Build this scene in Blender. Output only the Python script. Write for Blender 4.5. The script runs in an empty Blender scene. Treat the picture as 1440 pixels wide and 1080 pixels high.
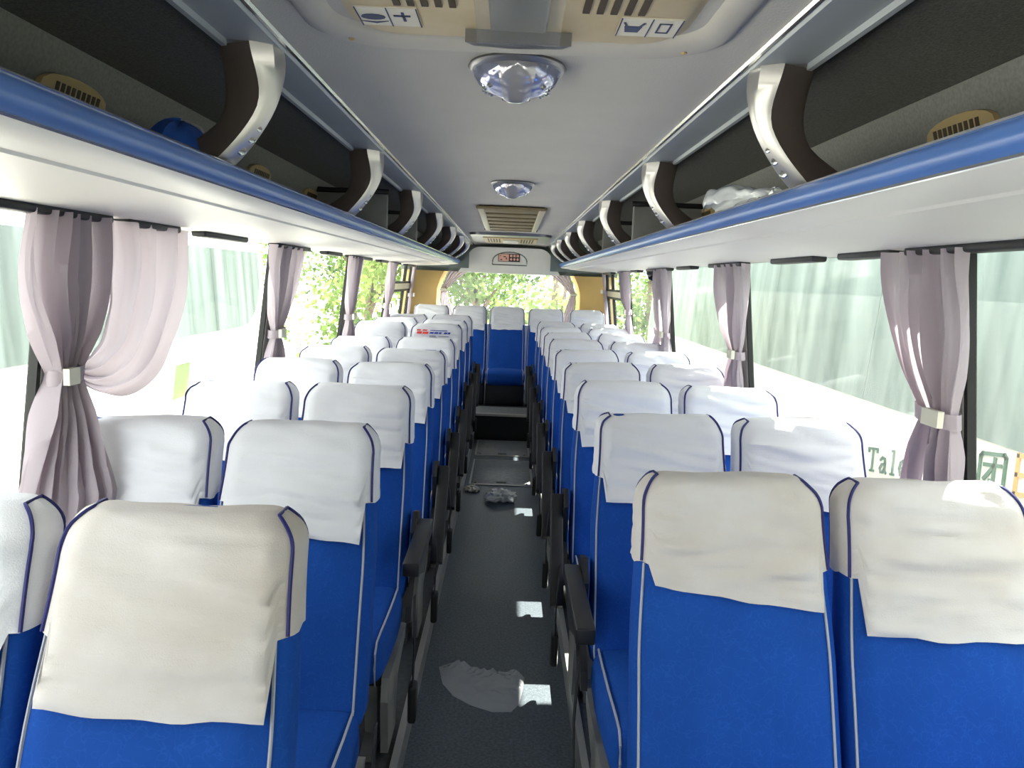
import bpy, bmesh, math, random
from mathutils import Vector, Matrix, noise
R = math.radians
PI = math.pi
sc = bpy.context.scene
C = sc.collection
rnd = random.Random(7)

# ------------------------------------------------------------------ camera
EYE = 1.58
cam_d = bpy.data.cameras.new('camera'); cam = bpy.data.objects.new('camera', cam_d); C.objects.link(cam)
cam_d.sensor_width = 36.0; cam_d.lens = 1080.0/1440.0*36.0
cam_d.clip_start = .02; cam_d.clip_end = 300
cam.matrix_world = (Matrix.Translation((0, 0, EYE)) @ Matrix.Rotation(R(-.53), 4, 'Z')
                    @ Matrix.Rotation(R(90-7.68), 4, 'X') @ Matrix.Rotation(R(2.3), 4, 'Z'))
sc.camera = cam
# ------------------------------------------------------------------ world, sun, exposure
w = bpy.data.worlds.new('sky'); sc.world = w; w.use_nodes = True
bg = w.node_tree.nodes['Background']; bg.inputs[0].default_value = (.93, .97, 1, 1); bg.inputs[1].default_value = 3.2
sun_d = bpy.data.lights.new('sun', 'SUN'); sun = bpy.data.objects.new('sun', sun_d); C.objects.link(sun)
sun_d.energy = 25; sun_d.angle = R(.6); sun_d.color = (1, .95, .87)
SUN = Vector((.665, .90, 1)).normalized()
sun.rotation_euler = SUN.to_track_quat('Z', 'Y').to_euler(); sun.location = (6, 12, 12)
vs = sc.view_settings
vs.view_transform = 'Standard'; vs.look = 'None'; vs.gamma = 1; vs.use_curve_mapping = False
vs.exposure = 0.52
sc.cycles.max_bounces = 8; sc.cycles.diffuse_bounces = 5; sc.cycles.transparent_max_bounces = 16
sc.cycles.sample_clamp_indirect = 8

# ------------------------------------------------------------------ materials
M = {}
def mat(name, col, rough=.6, metal=0., var=0., vscale=8., bump=0., bscale=200., sheen=0., spec=.5, col2=None, detail=4., stretch=None):
    m = bpy.data.materials.new(name); m.use_nodes = True
    nt = m.node_tree; b = nt.nodes['Principled BSDF']
    b.inputs['Base Color'].default_value = (*col, 1); b.inputs['Roughness'].default_value = rough
    b.inputs['Metallic'].default_value = metal; b.inputs['Specular IOR Level'].default_value = spec
    if sheen: b.inputs['Sheen Weight'].default_value = sheen
    tc = nt.nodes.new('ShaderNodeTexCoord'); mp = nt.nodes.new('ShaderNodeMapping')
    nt.links.new(tc.outputs['Object'], mp.inputs[0])
    if stretch: mp.inputs['Scale'].default_value = stretch
    if var or col2:
        n = nt.nodes.new('ShaderNodeTexNoise'); n.inputs['Scale'].default_value = vscale; n.inputs['Detail'].default_value = detail
        nt.links.new(mp.outputs[0], n.inputs['Vector'])
        r = nt.nodes.new('ShaderNodeValToRGB')
        a = col; c2 = col2 or tuple(min(1, c*(1+var)) for c in col)
        if not col2: a = tuple(c*(1-var) for c in col)
        r.color_ramp.elements[0].color = (*a, 1); r.color_ramp.elements[1].color = (*c2, 1)
        r.color_ramp.elements[0].position = .35; r.color_ramp.elements[1].position = .68
        nt.links.new(n.outputs[0], r.inputs[0]); nt.links.new(r.outputs[0], b.inputs['Base Color'])
    if bump:
        n2 = nt.nodes.new('ShaderNodeTexNoise'); n2.inputs['Scale'].default_value = bscale; n2.inputs['Detail'].default_value = 2
        nt.links.new(mp.outputs[0], n2.inputs['Vector'])
        bp = nt.nodes.new('ShaderNodeBump'); bp.inputs['Strength'].default_value = bump; bp.inputs['Distance'].default_value = .003
        nt.links.new(n2.outputs[0], bp.inputs['Height']); nt.links.new(bp.outputs[0], b.inputs['Normal'])
    M[name] = m; return m
mat('cover', (.80, .80, .84), .85, var=.04, vscale=5, bump=.25, bscale=350, sheen=.15)
mat('cover_worn', (.60, .54, .49), .85, col2=(.70, .67, .66), vscale=4.5, bump=.25, bscale=350)
mat('piping_navy', (.012, .014, .13), .6)
mat('piping_grey', (.42, .43, .47), .6)
mat('black_plastic', (.012, .012, .013), .45, bump=.2, bscale=300)
mat('strap', (.012, .012, .014), .8)
mat('grey_metal', (.30, .30, .28), .45, metal=.4, var=.1)
mat('floor_vinyl', (.042, .056, .070), .42, col2=(.092, .116, .138), vscale=95, detail=6, bump=.25, bscale=140)
mat('riser', (.012, .013, .015), .55, var=.15)
mat('hatch_plate', (.16, .17, .17), .4, col2=(.24, .25, .25), vscale=30)
mat('alu_strip', (.55, .54, .50), .35, metal=.7)
mat('podium', (.06, .066, .07), .6, var=.2, vscale=40)
mat('wall_panel', (.40, .40, .38), .6, var=.05)
mat('pillar', (.42, .42, .39), .55, var=.05)
mat('gasket', (.012, .012, .012), .6)
mat('ceiling', (.52, .495, .455), .9, var=.03, vscale=3, bump=.3, bscale=260)
mat('ceiling_frame', (.52, .49, .44), .7, var=.04)
mat('hatch_lid', (.55, .43, .25), .55, col2=(.62, .52, .34), vscale=6)
mat('hatch_slot', (.05, .03, .012), .6)
mat('cream', (.78, .75, .69), .45, var=.02, vscale=2)
mat('rail_blue', (.09, .205, .56), .28, var=.08, vscale=2)
mat('bin_fabric', (.13, .13, .118), .95, var=.25, vscale=160, bump=.5, bscale=250)
mat('bin_wall', (.22, .22, .205), .9, var=.12, vscale=120)
mat('soffit', (.42, .45, .47), .4, var=.03)
mat('chrome_trim', (.75, .76, .76), .2, metal=.9)
mat('silver', (.60, .58, .55), .33, metal=.75, var=.03)
mat('bracket_side', (.14, .11, .095), .5, var=.1)
mat('dimple', (.72, .72, .71), .2, metal=.9)
mat('vent_beige', (.50, .37, .17), .5, var=.06)
mat('tan', (.72, .49, .17), .55, var=.05, vscale=4)
mat('rear_white', (.80, .79, .74), .5, var=.02)
mat('arch_green', (.15, .18, .17), .6, var=.05)
mat('grille_brown', (.20, .15, .075), .55, var=.15, vscale=20)
mat('grille_light', (.62, .56, .42), .4, metal=.2)
mat('lamp_plastic', (.50, .53, .70), .06, metal=.55, spec=.8, var=.15, vscale=40)
mat('lamp_band', (.42, .41, .45), .1, metal=.4, spec=.8)
mat('lamp_bezel', (.25, .25, .26), .3, metal=.6)
mat('dark_panel', (.24, .24, .23), .35, var=.1)
mat('blue_cloth', (.02, .10, .45), .8, var=.2)
mat('sticker_white', (.68, .64, .54), .5)
mat('print_navy', (.03, .045, .12), .6)
mat('print_red', (.75, .05, .04), .6)
mat('print_blue', (.03, .06, .35), .6)
mat('print_pink', (.80, .45, .36), .6)
mat('print_dark', (.04, .03, .03), .6)
mat('band_cream', (.70, .67, .56), .55)
mat('bus_white', (.88, .87, .82), .35, var=.02)
mat('bus_cream', (.90, .88, .78), .35, var=.02)
mat('bus_glass', (.15, .20, .18), .35, spec=.25, col2=(.32, .38, .35), vscale=2.2, stretch=(1, 2.2, .12))
mat('bus_glass_pale', (.05, .066, .062), .35, spec=.2, col2=(.13, .165, .155), vscale=2.2, stretch=(1, 2.2, .12))
mat('letter_green', (.05, .16, .10), .5)
mat('letter_orange', (.85, .45, .15), .5)
mat('concrete', (.62, .60, .56), .9, var=.1, vscale=1.5)
mat('bark', (.16, .12, .08), .9, var=.3, vscale=12)
mat('tyre', (.02, .02, .02), .8)
mat('cam_black', (.01, .01, .012), .15)
mat('red_thing', (.55, .03, .05), .5)

def blue_fabric():
    m = mat('blue_fabric', (.022, .105, .44), .8, spec=.15)
    nt = m.node_tree; b = nt.nodes['Principled BSDF']
    tc = nt.nodes.new('ShaderNodeTexCoord')
    n = nt.nodes.new('ShaderNodeTexNoise'); n.inputs['Scale'].default_value = 22; n.inputs['Detail'].default_value = 2
    ad = nt.nodes.new('ShaderNodeMixRGB'); ad.blend_type = 'ADD'; ad.inputs[0].default_value = .12
    nt.links.new(tc.outputs['Object'], n.inputs['Vector'])
    nt.links.new(tc.outputs['Object'], ad.inputs[1]); nt.links.new(n.outputs['Color'], ad.inputs[2])
    v = nt.nodes.new('ShaderNodeTexVoronoi'); v.feature = 'DISTANCE_TO_EDGE'; v.inputs['Scale'].default_value = 34
    nt.links.new(ad.outputs[0], v.inputs['Vector'])
    r = nt.nodes.new('ShaderNodeValToRGB')
    r.color_ramp.elements[0].color = (.017, .108, .49, 1); r.color_ramp.elements[0].position = .0
    r.color_ramp.elements[1].color = (.012, .088, .43, 1); r.color_ramp.elements[1].position = .05
    nt.links.new(v.outputs['Distance'], r.inputs[0])
    n3 = nt.nodes.new('ShaderNodeTexNoise'); n3.inputs['Scale'].default_value = 6
    nt.links.new(tc.outputs['Object'], n3.inputs['Vector'])
    mx = nt.nodes.new('ShaderNodeMixRGB'); mx.blend_type = 'MULTIPLY'; mx.inputs[0].default_value = .35
    nt.links.new(r.outputs[0], mx.inputs[1]); nt.links.new(n3.outputs[0], mx.inputs[2])
    nt.links.new(mx.outputs[0], b.inputs['Base Color'])
    n2 = nt.nodes.new('ShaderNodeTexNoise'); n2.inputs['Scale'].default_value = 14
    bp = nt.nodes.new('ShaderNodeBump'); bp.inputs['Strength'].default_value = .35; bp.inputs['Distance'].default_value = .01
    nt.links.new(tc.outputs['Object'], n2.inputs['Vector']); nt.links.new(n2.outputs[0], bp.inputs['Height']); nt.links.new(bp.outputs[0], b.inputs['Normal'])
blue_fabric()

def trans_mat(name, col, kind, fac, rough=.05, var=None):
    m = bpy.data.materials.new(name); m.use_nodes = True; nt = m.node_tree; nt.nodes.clear()
    out = nt.nodes.new('ShaderNodeOutputMaterial'); mx = nt.nodes.new('ShaderNodeMixShader')
    if kind == 'glass':          # clear pane with a dusty film and a reflection
        t = nt.nodes.new('ShaderNodeBsdfTransparent'); t.inputs[0].default_value = (*col, 1)
        d = nt.nodes.new('ShaderNodeBsdfTranslucent'); d.inputs[0].default_value = (.85, .92, .88, 1)
        tc = nt.nodes.new('ShaderNodeTexCoord'); mp = nt.nodes.new('ShaderNodeMapping'); mp.inputs['Scale'].default_value = (1, 9, .7)
        n = nt.nodes.new('ShaderNodeTexNoise'); n.inputs['Scale'].default_value = 1.6; n.inputs['Detail'].default_value = 5
        nt.links.new(tc.outputs['Object'], mp.inputs[0]); nt.links.new(mp.outputs[0], n.inputs['Vector'])
        mr = nt.nodes.new('ShaderNodeMapRange'); mr.inputs[1].default_value = .3; mr.inputs[2].default_value = .75
        mr.inputs[3].default_value = fac*.4; mr.inputs[4].default_value = fac*1.5
        nt.links.new(n.outputs[0], mr.inputs[0])
        m1 = nt.nodes.new('ShaderNodeMixShader'); nt.links.new(mr.outputs[0], m1.inputs[0])
        nt.links.new(t.outputs[0], m1.inputs[1]); nt.links.new(d.outputs[0], m1.inputs[2])
        g = nt.nodes.new('ShaderNodeBsdfGlossy'); g.inputs[1].default_value = rough
        mx.inputs[0].default_value = .05
        nt.links.new(m1.outputs[0], mx.inputs[1]); nt.links.new(g.outputs[0], mx.inputs[2])
    elif kind == 'cloth':
        d = nt.nodes.new('ShaderNodeBsdfDiffuse'); d.inputs[0].default_value = (*col, 1)
        t = nt.nodes.new('ShaderNodeBsdfTranslucent'); t.inputs[0].default_value = (*[c*.9 for c in col], 1)
        tc = nt.nodes.new('ShaderNodeTexCoord'); n = nt.nodes.new('ShaderNodeTexNoise'); n.inputs['Scale'].default_value = 220
        bp = nt.nodes.new('ShaderNodeBump'); bp.inputs['Strength'].default_value = .2; bp.inputs['Distance'].default_value = .002
        nt.links.new(tc.outputs['Object'], n.inputs['Vector']); nt.links.new(n.outputs[0], bp.inputs['Height'])
        nt.links.new(bp.outputs[0], d.inputs['Normal'])
        mx.inputs[0].default_value = fac
        nt.links.new(d.outputs[0], mx.inputs[1]); nt.links.new(t.outputs[0], mx.inputs[2])
    elif kind == 'leaf':
        tc = nt.nodes.new('ShaderNodeTexCoord'); n = nt.nodes.new('ShaderNodeTexNoise'); n.inputs['Scale'].default_value = 1.4
        nt.links.new(tc.outputs['Object'], n.inputs['Vector'])
        r = nt.nodes.new('ShaderNodeValToRGB')
        r.color_ramp.elements[0].color = (*col, 1); r.color_ramp.elements[1].color = (*var, 1)
        r.color_ramp.elements[0].position = .38; r.color_ramp.elements[1].position = .62
        nt.links.new(n.outputs[0], r.inputs[0])
        d = nt.nodes.new('ShaderNodeBsdfDiffuse'); t = nt.nodes.new('ShaderNodeBsdfTranslucent')
        nt.links.new(r.outputs[0], d.inputs[0]); nt.links.new(r.outputs[0], t.inputs[0])
        mx.inputs[0].default_value = fac
        nt.links.new(d.outputs[0], mx.inputs[1]); nt.links.new(t.outputs[0], mx.inputs[2])
    elif kind == 'film':         # clear plastic film
        t = nt.nodes.new('ShaderNodeBsdfTransparent'); t.inputs[0].default_value = (*col, 1)
        d = nt.nodes.new('ShaderNodeBsdfPrincipled'); d.inputs['Base Color'].default_value = (.92, .94, .94, 1); d.inputs['Roughness'].default_value = .12; d.inputs['Specular IOR Level'].default_value = .9
        mx.inputs[0].default_value = fac
        nt.links.new(t.outputs[0], mx.inputs[1]); nt.links.new(d.outputs[0], mx.inputs[2])
    nt.links.new(mx.outputs[0], out.inputs[0]); M[name] = m
trans_mat('pane', (.93, .97, .95), 'glass', .022)
trans_mat('pane_hazy', (.92, .97, .94), 'glass', .035)
trans_mat('curtain', (.62, .545, .585), 'cloth', .42)
trans_mat('leaf', (.10, .17, .04), 'leaf', .45, var=(.30, .38, .12))
trans_mat('leaf_dark', (.06, .11, .04), 'leaf', .4, var=(.20, .29, .09))
trans_mat('film', (.97, .98, .98), 'film', .36)
trans_mat('clear_lens', (.85, .86, .88), 'film', .16)
mat('handle_dark', (.09, .085, .075), .3, var=.1)
trans_mat('bag_white', (.9, .95, .96), 'film', .75)
trans_mat('sticker_film', (.78, .86, .60), 'cloth', .55)

# ------------------------------------------------------------------ mesh helpers
class MB:
    def __init__(s): s.v = []; s.f = []
    def add(s, vs, fs):
        o = len(s.v); s.v += [tuple(v) for v in vs]; s.f += [tuple(i+o for i in f) for f in fs]; return s
    def box(s, x0, x1, y0, y1, z0, z1):
        vs = [(x, y, z) for z in (z0, z1) for y in (y0, y1) for x in (x0, x1)]
        return s.add(vs, [(0,2,3,1),(4,5,7,6),(0,1,5,4),(2,6,7,3),(0,4,6,2),(1,3,7,5)])
    def rbox(s, x0, x1, y0, y1, z0, z1, r=.01, n=2, puff=0., k=1):
        """box with rounded edges, k inner divisions per face"""
        h = Vector(((x1-x0)/2, (y1-y0)/2, (z1-z0)/2)); c = Vector(((x0+x1)/2, (y0+y1)/2, (z0+z1)/2)); r = min(r, *(a*.999 for a in h))
        def axis(a):
            e = [-a + r*(1-math.cos(i/n*PI/2)) for i in range(n)]
            mid = [-(a-r) + 2*(a-r)*i/k for i in range(k+1)]
            return e + mid + [-q for q in reversed(e)]
        idx = {}; vs = []; fs = []
        ax = [axis(h.x), axis(h.y), axis(h.z)]
        def vert(i, j, l):
            key = (i, j, l)
            if key not in idx:
                p = Vector((ax[0][i], ax[1][j], ax[2][l]))
                q = Vector([max(-(h[d]-r), min(h[d]-r, p[d])) for d in range(3)])
                d = p-q
                if d.length > 1e-9: p = q + d.normalized()*r
                if puff:
                    u, v_, w_ = p.x/h.x, p.y/h.y, p.z/h.z
                    p.z += puff*(1-u*u)*(1-v_*v_)*w_; p.x += puff*.5*(1-w_*w_)*(1-v_*v_)*u; p.y += puff*.7*(1-w_*w_)*(1-u*u)*v_
                idx[key] = len(vs); vs.append(p+c)
            return idx[key]
        nn = [len(a)-1 for a in ax]
        for a in range(3):
            b, c_ = (a+1) % 3, (a+2) % 3
            for side in (0, nn[a]):
                for i in range(nn[b]):
                    for j in range(nn[c_]):
                        q = []
                        for di, dj in ((0,0),(1,0),(1,1),(0,1)):
                            k3 = [0,0,0]; k3[a] = side; k3[b] = i+di; k3[c_] = j+dj; q.append(vert(*k3))
                        fs.append(tuple(q if side else reversed(q)))
        return s.add(vs, fs)
    def loft(s, rings, cap0=False, cap1=False, closed=True):
        n = len(rings[0]); vs = [p for r in rings for p in r]; fs = []
        for i in range(len(rings)-1):
            for j in range(n if closed else n-1):
                a, b = i*n+j, i*n+(j+1) % n; fs.append((a, b, b+n, a+n))
        if cap0: fs.append(tuple(reversed(range(n))))
        if cap1: fs.append(tuple(range((len(rings)-1)*n, len(rings)*n)))
        return s.add(vs, fs)
    def tube(s, pts, r, n=6, cap=True, flat=None):
        pts = [Vector(p) for p in pts]; rings = []
        up = Vector((0, 0, 1))
        for i, p in enumerate(pts):
            t = (pts[min(i+1, len(pts)-1)]-pts[max(i-1, 0)])
            if t.length < 1e-9: t = Vector((0, 0, 1))
            t.normalize()
            a = t.cross(up)
            if a.length < .05: a = t.cross(Vector((1, 0, 0)))
            a.normalize(); b = t.cross(a)
            rr = r[i] if isinstance(r, (list, tuple)) else r
            ra, rb = (rr, rr) if not flat else (rr, rr*flat)
            rings.append([p + a*ra*math.cos(2*PI*k/n) + b*rb*math.sin(2*PI*k/n) for k in range(n)])
        return s.loft(rings, cap, cap)
    def ribbon(s, left, right):
        return s.loft([left, right], closed=False)
    def prism(s, poly, axis, a0, a1):
        """extrude a 2-D polygon along axis ('x','y','z')"""
        def P(u, v, a): return {'x': (a, u, v), 'y': (u, a, v), 'z': (u, v, a)}[axis]
        n = len(poly); vs = [P(u, v, a0) for u, v in poly] + [P(u, v, a1) for u, v in poly]
        fs = [tuple(range(n)), tuple(range(2*n-1, n-1, -1))] + [(i, i+n, (i+1) % n+n, (i+1) % n) for i in range(n)]
        return s.add(vs, fs)
    def lathe(s, prof, c, n=32, axis='z', sx=1., sy=1.):
        rings = []
        for r, h in prof:
            rings.append([(c[0]+r*sx*math.cos(2*PI*k/n), c[1]+r*sy*math.sin(2*PI*k/n), c[2]+h) for k in range(n)])
        return s.loft(rings, True, True)
    def mesh(s, name, smooth=True, angle=None):
        me = bpy.data.meshes.new(name); me.from_pydata(s.v, [], s.f); me.update()
        bm = bmesh.new(); bm.from_mesh(me); bmesh.ops.recalc_face_normals(bm, faces=bm.faces)
        bm.to_mesh(me); bm.free()
        if smooth:
            me.polygons.foreach_set('use_smooth', [True]*len(me.polygons))
            me.set_sharp_from_angle(angle=R(angle if angle else 40))
        return me
    def build(s, name, m, parent=None, smooth=True, angle=None):
        me = s.mesh(name, smooth, angle); me.materials.append(M[m] if isinstance(m, str) else m)
        return put(name, me, parent)
def put(name, me, parent=None):
    o = bpy.data.objects.new(name, me); C.objects.link(o)
    if parent: o.parent = parent
    return o
def tag(o, label, cat, group=None, kind=None):
    o['label'] = label; o['category'] = cat
    if group: o['group'] = group
    if kind: o['kind'] = kind
    return o
def struct(o): o['kind'] = 'structure'; return o
def empty(name, loc=(0,0,0), rz=0):
    o = bpy.data.objects.new(name, None); C.objects.link(o); o.location = loc; o.rotation_euler = (0, 0, rz); o.empty_display_size = .1
    return o
def copy_tree(o, parent=None):
    c = o.copy(); C.objects.link(c); c.parent = parent
    for ch in list(o.children): copy_tree(ch, c)
    return c
def rrect(x0, x1, y0, y1, r, n=5):
    out = []
    for cx, cy, a in ((x1-r, y1-r, 0), (x0+r, y1-r, 90), (x0+r, y0+r, 180), (x1-r, y0+r, 270)):
        for i in range(n+1):
            t = R(a+90*i/n); out.append((cx+r*math.cos(t), cy+r*math.sin(t)))
    return out
def lerp(a, b, t): return a+(b-a)*t
def sm(t): t = max(0, min(1, t)); return t*t*(3-2*t)

# ------------------------------------------------------------------ bus dimensions
Y0, YR = -3.4, 9.3
def wx(z): return 1.245-.115*(z-.75)/.97          # inner face of side wall at height z (leans in)
def ceil_z(y): return 2.05 if y < 5 else lerp(2.05, 1.985, (y-5)/4.3)
def ceil_x(y): return .479 if y < 5 else lerp(.479, .425, (y-5)/4.3)
WT, WB = 1.715, .75                               # window head and sill

# ---- floor with steps
struct(MB().box(-.30, .30, Y0, 7.5, -.05, 0).build('floor', 'floor_vinyl', smooth=False))
fp = struct(MB().box(-1.26, -.295, Y0, 5.35, -.05, .08).build('floor', 'podium', smooth=False))
fp2 = struct(MB().box(-1.26, -.295, 5.35, 7.5, -.05, .13).build('floor', 'podium', smooth=False))
fp3 = struct(MB().box(.295, 1.26, Y0, 7.5, -.05, .08).build('floor', 'podium', smooth=False))
fr = struct(MB().box(-1.26, 1.26, 7.5, YR, -.05, .26).build('floor', 'riser', smooth=False))
MB().box(-.30, .30, 7.47, 7.53, .245, .266).build('step_nosing', 'alu_strip', fr)
MB().box(-.29, .29, 7.53, 7.93, .26, .266).build('step_mat', 'hatch_plate', fr)
for i, s in enumerate((-1, 1)):
    t = struct(MB().box(s*.296-.012, s*.296+.012, Y0, 7.47, .0, .092).build('trim_%d' % (i+1), 'alu_strip', smooth=False))
fl = bpy.data.objects['floor']
for y0, y1 in ((5.8, 6.6), (6.8, 7.42)):
    p = MB().rbox(-.235, .235, y0, y1, 0, .006, .005, 1).build('floor_hatch', 'hatch_plate', fl)
    rim = MB()
    for a in ((-.25, -.235, y0-.015, y1+.015), (.235, .25, y0-.015, y1+.015), (-.235, .235, y0-.015, y0), (-.235, .235, y1, y1+.015)): rim.box(*a, 0, .009)
    rim.build('hatch_rim', 'alu_strip', p, smooth=False)
    MB().rbox(-.04, .04, y0+.05, y0+.09, .004, .009, .003, 1).build('hatch_latch', 'riser', p)
    for sx in (-.2, .2):
        MB().lathe([(.008, 0), (.008, .004), (.004, .005)], (sx, y0+.04, .0055), 8).build('screw', 'riser', p)

# ---- side walls
PILL = [(-1.80, -1.66), (.04, .18), (1.925, 2.05), (3.72, 3.86), (5.50, 5.66), (7.36, 7.52)]
for s, nm in ((-1, 'left'), (1, 'right')):
    b = MB()
    b.prism([(s*1.26, .0), (s*1.25, WB), (s*1.31, WB), (s*1.32, -.9), (s*1.27, -.9)], 'y', Y0, YR+.1)
    wl = struct(b.build('wall_'+nm, 'wall_panel', smooth=False))
    tm = struct(MB().prism([(s*wx(WT), WT), (s*wx(2.2), 2.14), (s*1.31, 2.14), (s*1.25, WT)], 'y', Y0, YR+.1).build('trim_%d' % (3 if s < 0 else 4), 'wall_panel', smooth=False))
    for y0, y1 in PILL+[(Y0, -1.80)]:  # last span: unseen solid panel added at the front to block side light
        zz = (WB, 1.0, 1.3, 1.55, WT+.02)
        p = MB().loft([[(s*(wx(z)-.012), y0, z), (s*(wx(z)-.012), y1, z), (s*(wx(z)+.014), y1, z), (s*(wx(z)+.014), y0, z)] for z in zz], True, True).build('pillar', 'pillar', tm, smooth=False)
        MB().loft([[(s*(wx(z)+q), y0-.016+e, z) for q, e in ((-.010, 0), (-.010, .016), (.014, .016), (.014, 0))] for z in zz], True, True).build('gasket', 'gasket', p, smooth=False)
    tr = MB().box(min(s*1.228, s*1.29), max(s*1.228, s*1.29), Y0, YR, WB-.04, WB).build('window_sill', 'wall_panel', wl, smooth=False)
# windows: each pane between the pillars
ys = [v for p in PILL for v in p][1:]+[9.05]
wn = 0
for s in (-1, 1):
    for i in range(0, len(ys), 2):
        y0, y1 = ys[i], ys[i+1]; wn += 1
        b = MB(); 
        b.loft([[(s*(wx(z)+.010), y0, z), (s*(wx(z)+.010), y1, z)] for z in (WB, 1.0, 1.3, 1.55, WT)], closed=False)
        o = struct(b.build('window_%d' % wn, 'pane_hazy' if s > 0 else 'pane'))
        fm = MB()
        for z0, z1 in ((WB, WB+.03), (WT-.008, WT+.004)):
            fm.loft([[(s*(wx(z)+q), y, z) for q, z in ((.0, z0), (.014, z0), (.014, z1), (.0, z1))] for y in (y0, y1)], True, True)
        fm.build('window_seal', 'gasket', o, smooth=False)
        if i == 10:    # rearmost window: sliding light with a cross bar and a post
            z0, z1 = 1.44, 1.50
            MB().loft([[(s*(wx(z)+q), y, z) for q, z in ((-.01, z0), (.022, z0), (.022, z1), (-.01, z1))] for y in (y0, y1)], True, True).build('cross_bar', 'silver', o, smooth=False)
            for ya, yb in ((8.55, 8.62), (y1-.02, y1+.03)):
                MB().loft([[(s*(wx(z)+q), y, z) for q, y in ((-.006, ya), (-.006, yb), (.022, yb), (.022, ya))] for z in (WB, 1.2, WT)], True, True).build('frame_post', 'gasket', o, smooth=False)
            fz = MB()
            for za in (1.415, 1.50):
                fz.loft([[(s*(wx(z)+q), y, z) for q, z in ((-.004, za), (.022, za), (.022, za+.024), (-.004, za+.024))] for y in (y0, y1)], True, True)
            fz.build('slider_frame', 'gasket', o, smooth=False)

# ---- rear end
wr = struct(MB().box(-1.3, 1.3, YR, YR+.08, -.05, 1.05).build('wall_rear', 'wall_panel', smooth=False))
MB().box(-1.3, 1.3, YR, YR+.08, 1.66, 2.15).build('header_panel', 'arch_green', wr, smooth=False)
for s in (-1, 1):
    rg = []
    for z in (1.0, 1.15, 1.3, 1.45, 1.56, 1.66):
        xin = .80+.03*math.sin((z-1.0)/.66*PI)+(.0 if z < 1.5 else -(z-1.5)*.35)
        rg.append([(s*xin, YR+.02, z), (s*(xin+.03), YR-.06, z), (s*1.0, YR-.10, z), (s*(wx(z)+.0), 9.06, z), (s*(wx(z)+.06), 9.06, z), (s*1.3, YR+.08, z), (s*xin, YR+.08, z)])
    MB().loft(rg, True, True).build('corner_panel', 'tan', wr)
o = struct(MB().add([(-.86, YR+.05, 1.03), (.86, YR+.05, 1.03), (.80, YR+.03, 1.67), (-.80, YR+.03, 1.67)], [(0, 1, 2, 3)]).build('window_%d' % (wn+1), 'pane', smooth=False))
# bulkhead panel with rounded shoulders
def shoulder(x, z0, z1, r, n=8):
    p = [(-x-.10, z0), (x+.10, z0)]
    for i in range(n+1):
        t = R(90*i/n); p.append((x-r+r*math.cos(t), z1-r+r*math.sin(t)))
    for i in range(n+1):
        t = R(90+90*i/n); p.append((-x+r+r*math.cos(t), z1-r+r*math.sin(t)))
    return p
bp_ = MB().prism(shoulder(.50, 1.655, 1.955, .16), 'y', 9.08, 9.32).build('bulkhead_panel', 'rear_white', wr, angle=60)
arch = MB()
arc = [(-.2, 1.755), (.2, 1.755)]+[(.2*math.cos(R(a)), 1.80+.105*math.sin(R(a))) for a in range(0, 181, 15)]
arch.tube([(x, 9.078, z) for x, z in arc+[arc[0]]], .006, 5)
arch.build('plaque_outline', 'arch_green', bp_)
pl = MB().box(-.135, .118, 9.068, 9.081, 1.793, 1.885).build('notice_sheet', 'print_dark', bp_, smooth=False)
MB().box(-.128, -.012, 9.063, 9.069, 1.799, 1.879).build('pictogram', 'print_pink', pl, smooth=False)
for (x, z, dx, dz) in ((-.10, 1.815, .02, .012), (-.06, 1.85, .03, .01), (-.04, 1.83, .012, .022), (-.11, 1.86, .012, .008)):
    MB().box(x-dx/2, x+dx/2, 9.060, 9.064, z-dz/2, z+dz/2).build('pictogram_mark', 'print_dark', pl, smooth=False)
for i in range(3):
    for z in (1.822, 1.862):
        x = .015+.038*i
        MB().prism([(x+.014*math.cos(R(a)), z+.015*math.sin(R(a))) for a in range(0, 360, 45)] if z < 1.85 else rrect(x-.014, x+.014, z-.014, z+.014, .004, 2), 'y', 9.062, 9.069).build('pictogram', 'print_pink', pl, smooth=False)
# ---- front end behind the viewpoint: dash wall, header and windscreen, unseen, opening kept low to cut front light
wf = struct(MB().box(-1.3, 1.3, Y0-.08, Y0, -.05, .95).build('wall_front', 'wall_panel', smooth=False))
MB().box(-1.3, 1.3, Y0-.08, Y0, 1.62, 2.2).build('header_panel', 'wall_panel', wf, smooth=False)
struct(MB().add([(-1.25, Y0-.05, .95), (1.25, Y0-.05, .95), (1.2, Y0-.03, 1.62), (-1.2, Y0-.03, 1.62)], [(0, 1, 2, 3)]).build('window_%d' % (wn+2), 'pane', smooth=False))
# ceiling
rg = []
for y in (Y0, -1, 0, 1, 2, 3, 4, 5, 6, 7, 8, 9.0, 9.32):
    z = ceil_z(y); x = ceil_x(y); k = 12
    rg.append([(lerp(-x, x, i/k), y, z+.012*(1-(2*i/k-1)**2)) for i in range(k+1)])
ce = struct(MB().loft(rg, closed=False).build('ceiling', 'ceiling'))
for s in (-1, 1):
    MB().tube([(s*ceil_x(y), y, ceil_z(y)-.004) for y in (Y0, 1, 3, 5, 7, 9.1)], .007, 6).build('edge_trim', 'chrome_trim', ce)
struct(MB().box(-1.3, 1.3, Y0, YR+.1, 2.14, 2.2).build('ceiling', 'wall_panel', smooth=False))   # outer roof skin

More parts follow.
